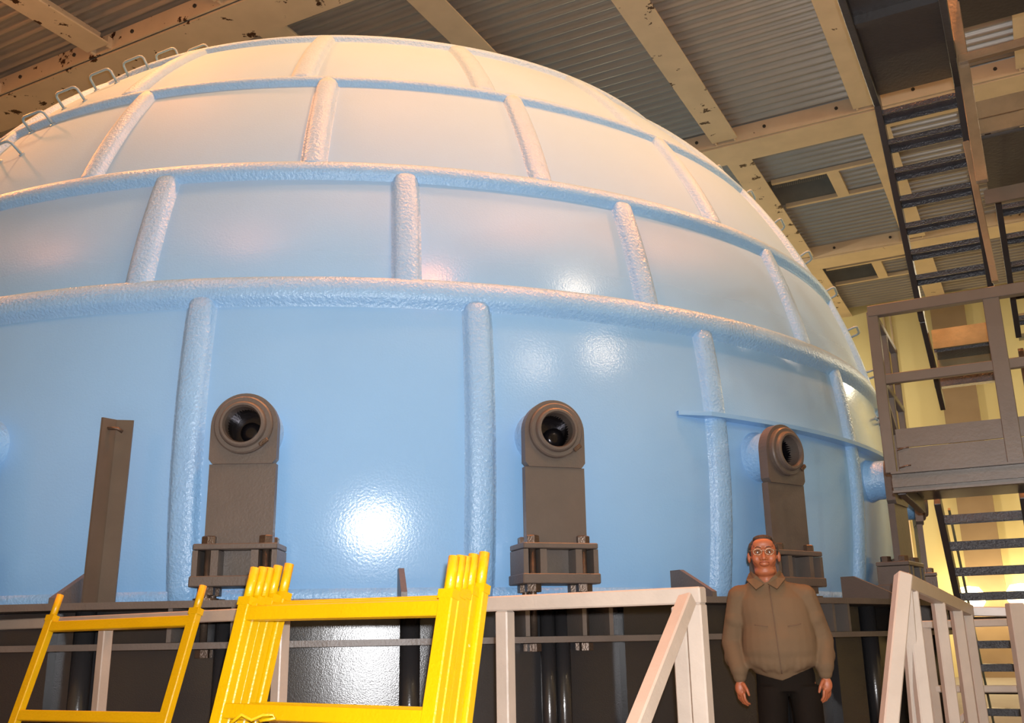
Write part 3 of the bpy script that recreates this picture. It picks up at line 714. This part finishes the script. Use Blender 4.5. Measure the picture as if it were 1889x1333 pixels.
def glass_mat():
    m = bpy.data.materials.new('lens_glass'); m.use_nodes = True; b = m.node_tree.nodes['Principled BSDF']
    b.inputs['Base Color'].default_value = (0.2, 0.09, 0.05, 1); b.inputs['Roughness'].default_value = 0.13
    b.inputs['Alpha'].default_value = 0.4; b.inputs['Specular IOR Level'].default_value = 0.8; return m
M['lens'] = glass_mat()   # clear spectacle glass
MP = at_y(1425, 1168, 6.05); MP.z = FLOOR
man = thing('person', MP, 'man in glasses, tan zip jacket and dark trousers standing before the dome', 'person', rz=-math.atan2(MP.x, MP.y))
# local space: x to the viewer's right, -y towards the viewer, z up from the floor
HX, HZ = -0.012, 1.727        # head centre
def h_(x, y, z): return (HX + x, y, HZ + z)
sk = [('e', h_(0, .012, .012), (.078, .098, .094)), ('e', h_(0, -.01, -.045), (.069, .078, .062)), ('e', h_(0, -.035, -.078), (.048, .046, .028)),
      ('e', h_(0, -.078, -.028), (.046, .024, .034)), ('e', h_(0, -.058, -.05), (.056, .040, .040)), ('e', h_(0, -.066, .048), (.062, .034, .036)),
      ('c', h_(0, -.094, .0), h_(0, -.112, -.036), .008, .013), ('e', h_(-.014, -.100, -.040), (.010, .011, .009)), ('e', h_(.014, -.100, -.040), (.010, .011, .009)),
      ('e', h_(-.042, -.066, -.035), (.028, .028, .030)), ('e', h_(.042, -.066, -.035), (.028, .028, .030)),
      ('e', h_(-.033, -.088, .022), (.027, .013, .009)), ('e', h_(.033, -.088, .022), (.027, .013, .009)),
      ('e', h_(0, -.092, -.068), (.028, .018, .016)), ('e', h_(0, -.02, -.108), (.062, .055, .035)),
      ('e', h_(-.087, .012, -.022), (.011, .021, .034)), ('e', h_(.087, .012, -.022), (.011, .021, .034)),
      ('c', h_(0, .02, -.07), h_(.01, .03, -.22), .066, .075),
      ('e', (.01, .03, 1.47), (.16, .065, .06)), ('e', (.03, 0, 1.30), (.15, .10, .22)), ('e', (.05, 0, 1.05), (.13, .08, .12))]
arms = []
for s, sh, el, wr in ((-1, (-.175, .02, 1.475), (-.232, .05, 1.215), (-.205, -.035, 1.005)), (1, (.20, .02, 1.47), (.275, .05, 1.215), (.275, -.03, 1.02))):
    arms.append((s, V(sh), V(el), V(wr)))
    sk += [('c', sh, el, .048, .038), ('c', el, wr, .038, .028)]
    # hand: palm, four fingers and a thumb, lightly curled
    w = V(wr); dn = V((.012 * -s, -.012, -1)).normalized(); side = V((-.62 * s, -.78, 0)).normalized(); inw = V((-s * .6, .45, 0)).normalized()
    sk += [('e', tuple(w + dn * .045), (.034, .026, .046), Matrix.Rotation(-s * .35, 4, 'Z'))]
    for k in range(4):
        base = w + dn * .078 + side * (.027 - .0185 * k)
        ln = (.029, .033, .031, .024)[k]
        p1 = base + dn * ln + inw * .004; p2 = p1 + dn * ln * .62 + inw * .012; p3 = p2 + dn * ln * .30 + inw * .018
        sk += [('c', base, p1, .0095, .0088), ('c', p1, p2, .0088, .008), ('c', p2, p3, .008, .0068)]
    tb = w + dn * .025 + side * .030; t1 = tb + dn * .030 + side * .022 + inw * .004; t2 = t1 + dn * .028 + side * .004 + inw * .008
    sk += [('c', tb, t1, .012, .0105), ('c', t1, t2, .0105, .008)]
LX = (-.038, .166)
for x_ in LX:
    sk += [('c', (x_, 0, .98), (x_, 0, .5), .055, .05), ('c', (x_, 0, .5), (x_ , .02, .09), .045, .032)]
body = blob('body', sk, M['skin'], man, 0.0045, 4)
# hair: cap on the skull
hr = blob('hair', [('e', h_(0, .028, .030), (.083, .096, .080)), ('e', h_(0, -.03, .080), (.060, .05, .028)), ('e', h_(-.076, .014, .02), (.013, .038, .045)), ('e', h_(.076, .014, .02), (.013, .038, .045))], M['hair'], man, .006, 3)
bm = bmesh.new(); bm.from_mesh(hr.data)
kill = [v for v in bm.verts if v.co.z < HZ - .05 or (v.co.y < -.042 and v.co.z < HZ + .072) or (v.co.y < -.012 and v.co.z < HZ + .03 and abs(v.co.x - HX) < .074)]
bmesh.ops.delete(bm, geom=kill, context='VERTS'); bm.to_mesh(hr.data); bm.free()
def pm(mb, name, m, parent=None):      # part written in the man's local space
    me = mb.mesh(name, M[m]); o = bpy.data.objects.new(name, me); C.objects.link(o); o.parent = parent or man; return o
for s in (-1, 1):
    mb = MB(); mb.lathe([(0, -.004), (.008, -.0035), (.0125, 0)], h_(s * .033, -.0915, .002), (0, -1, 0), 14, True); pm(mb, 'eye', 'eye')
    mb = MB(); mb.tube([h_(s * .014, -.100, .026), h_(s * .034, -.103, .031), h_(s * .052, -.092, .024)], [.002, .003, .0015], 8); pm(mb, 'eyebrow', 'hair')
mb = MB(); mb.tube([h_(-.028, -.096, -.062), h_(-.01, -.108, -.058), h_(.01, -.108, -.058), h_(.028, -.096, -.062)], [.0015, .003, .003, .0015], 8); pm(mb, 'mouth', 'lip')
gl = MB()
for s in (-1, 1):
    gl.tube([h_(s * .034 + .025 * math.cos(t * math.pi / 10), -.116, .0 + .0175 * math.sin(t * math.pi / 10)) for t in range(21)], .0017, 6)
    gl.tube([h_(s * .059, -.116, .008), h_(s * .084, -.07, .010), h_(s * .092, .01, .004)], .0017, 6)
gl.tube([h_(-.010, -.116, .004), h_(0, -.119, .007), h_(.010, -.116, .004)], .0017, 6)
g = pm(gl, 'glasses', 'metal')
for s in (-1, 1):
    mb = MB(); mb.lathe([(0, .006), (.008, .0055), (.015, .0035), (.0235, 0)], h_(s * .034, -.115, .0), (s * -.02, -1, .02), 24, True); pm(mb, 'lens', 'lens', g)
# jacket
CX = .033
jk = [('l', [((CX, .01, 1.045), .150, .118), ((CX, .01, 1.075), .185, .145), ((CX, .0, 1.11), .205, .162), ((CX, -.008, 1.16), .214, .172), ((CX, -.008, 1.23), .212, .165), ((CX, 0, 1.31), .205, .148),
              ((CX - .01, .005, 1.39), .205, .135), ((CX - .02, .012, 1.46), .20, .118), ((CX - .03, .02, 1.51), .165, .098), ((CX - .04, .026, 1.555), .115, .082), ((CX - .045, .028, 1.60), .088, .078), ((CX - .045, .028, 1.625), .084, .076)])]
for s, sh, el, wr in arms:
    jk += [('c', sh, el, .073, .072), ('c', el, wr + V((0, 0, .06)), .072, .056), ('c', wr + V((0, 0, .07)), wr + V((0, 0, .018)), .045, .042), ('c', V((CX - .02 + s * .10, .02, 1.50)), sh, .058, .070),
           ('e', tuple(el.lerp(wr, .4) + V((s * .004, .01, 0))), (.066, .066, .07)), ('e', tuple(sh.lerp(el, .5) + V((0, -.01, 0))), (.068, .072, .07))]
for t in range(30):      # soft gathers above the waistband
    an = t * math.pi / 15; jk.append(('e', (CX + .178 * math.cos(an), .132 * math.sin(an), 1.115 + .004 * math.sin(5 * t)), (.038, .036, .045 + .005 * math.sin(2.3 * t))))
jac = blob('jacket', jk, M['jacket'], man, 0.007, 12)
bm = bmesh.new(); bm.from_mesh(jac.data)      # dipping hem at the front and open neck
for v in bm.verts:
    if v.co.z < 1.11 and abs(v.co.x - CX) < .17 and v.co.y < .05: v.co.z -= (1.11 - v.co.z) * .75 * (1 - abs(v.co.x - CX) / .17)
bmesh.ops.delete(bm, geom=[v for v in bm.verts if v.co.z > 1.612 - .25 * max(0, -v.co.y + .03) or (v.co.y < -.02 and abs(v.co.x - CX + .045) < .052 and v.co.z > 1.553 + .9 * abs(v.co.x - CX + .045))], context='VERTS')
bm.to_mesh(jac.data); bm.free()
def front(x, z):
    best = 0
    for v in jac.data.vertices:
        if abs(v.co.x - x) < .015 and abs(v.co.z - z) < .012: best = min(best, v.co.y)
    return best
mb = MB(); zs = [1.04 + .035 * i for i in range(15)]
pts = [(CX - .03 * (z - 1.04) / .5, front(CX, z) - .001, z) for z in zs if front(CX, z) < -.02]
mb.tube(pts, .0032, 6); pm(mb, 'zip', 'seam', jac)
for s in (-1, 1):     # turned-down collar wings
    mb = MB(); nx = CX - .045
    a = [V((nx + s * .010, -.083, 1.545)), V((nx + s * .060, -.118, 1.512)), V((nx + s * .112, -.055, 1.572)), V((nx + s * .098, .045, 1.612)), V((nx + s * .082, .01, 1.625)), V((nx + s * .055, -.062, 1.595))]
    cc = sum(a, V()) / 6 + V((0, -.008, .003)); mb.add(a + [cc] + [p + V((0, .014, -.006)) for p in a], [(i, (i + 1) % 6, 6) for i in range(6)] + [(i, (i + 1) % 6, 7 + (i + 1) % 6, 7 + i) for i in range(6)])
    pm(mb, 'collar', 'jacket', jac)
mb = MB(); rows = []
for z, r, dy in ((1.53, .088, -.004), (1.555, .085, 0), (1.58, .081, .004), (1.60, .079, .008)):
    rows.append([V((CX - .045 + r * math.sin(t * math.pi / 16), .028 + dy - r * .96 * math.cos(t * math.pi / 16), z - (.035 if min(t, 32 - t) < 3 else .016 if min(t, 32 - t) < 5 else 0))) for t in range(2, 31)])
mb.grid(rows); pm(mb, 'shirt_collar', 'shirt')
for s in (-1, 1):     # chest pocket seam
    mb = MB(); mb.tube([(CX + s * q, front(CX + s * q, 1.30) + .0005, 1.30 + .004 * k) for k, q in enumerate((.055, .08, .105, .13))], .0028, 6); pm(mb, 'pocket_seam', 'seam', jac)
tr = [('l', [((CX + .02, .01, .94), .165, .118), ((CX + .02, .01, 1.03), .168, .12), ((CX + .01, .01, 1.10), .160, .118)])]
for x_, s in zip(LX, (-1, 1)):
    tr += [('l', [((x_ + s * .01, .03, .03), .075, .085), ((x_ + s * .01, .02, .2), .078, .085), ((x_, .005, .5), .080, .09), ((x_, 0, .75), .082, .105), ((x_ - s * .012, .005, .97), .09, .115)])]
blob('trousers', tr, M['trouser'], man, 0.008, 5)
for s in (-1, 1):
    blob('shoe', [('e', (.064 + s * .11, -.05, .04), (.048, .12, .036)), ('e', (.064 + s * .108, .04, .05), (.042, .06, .045))], M['shoe'], man, .006, 3)
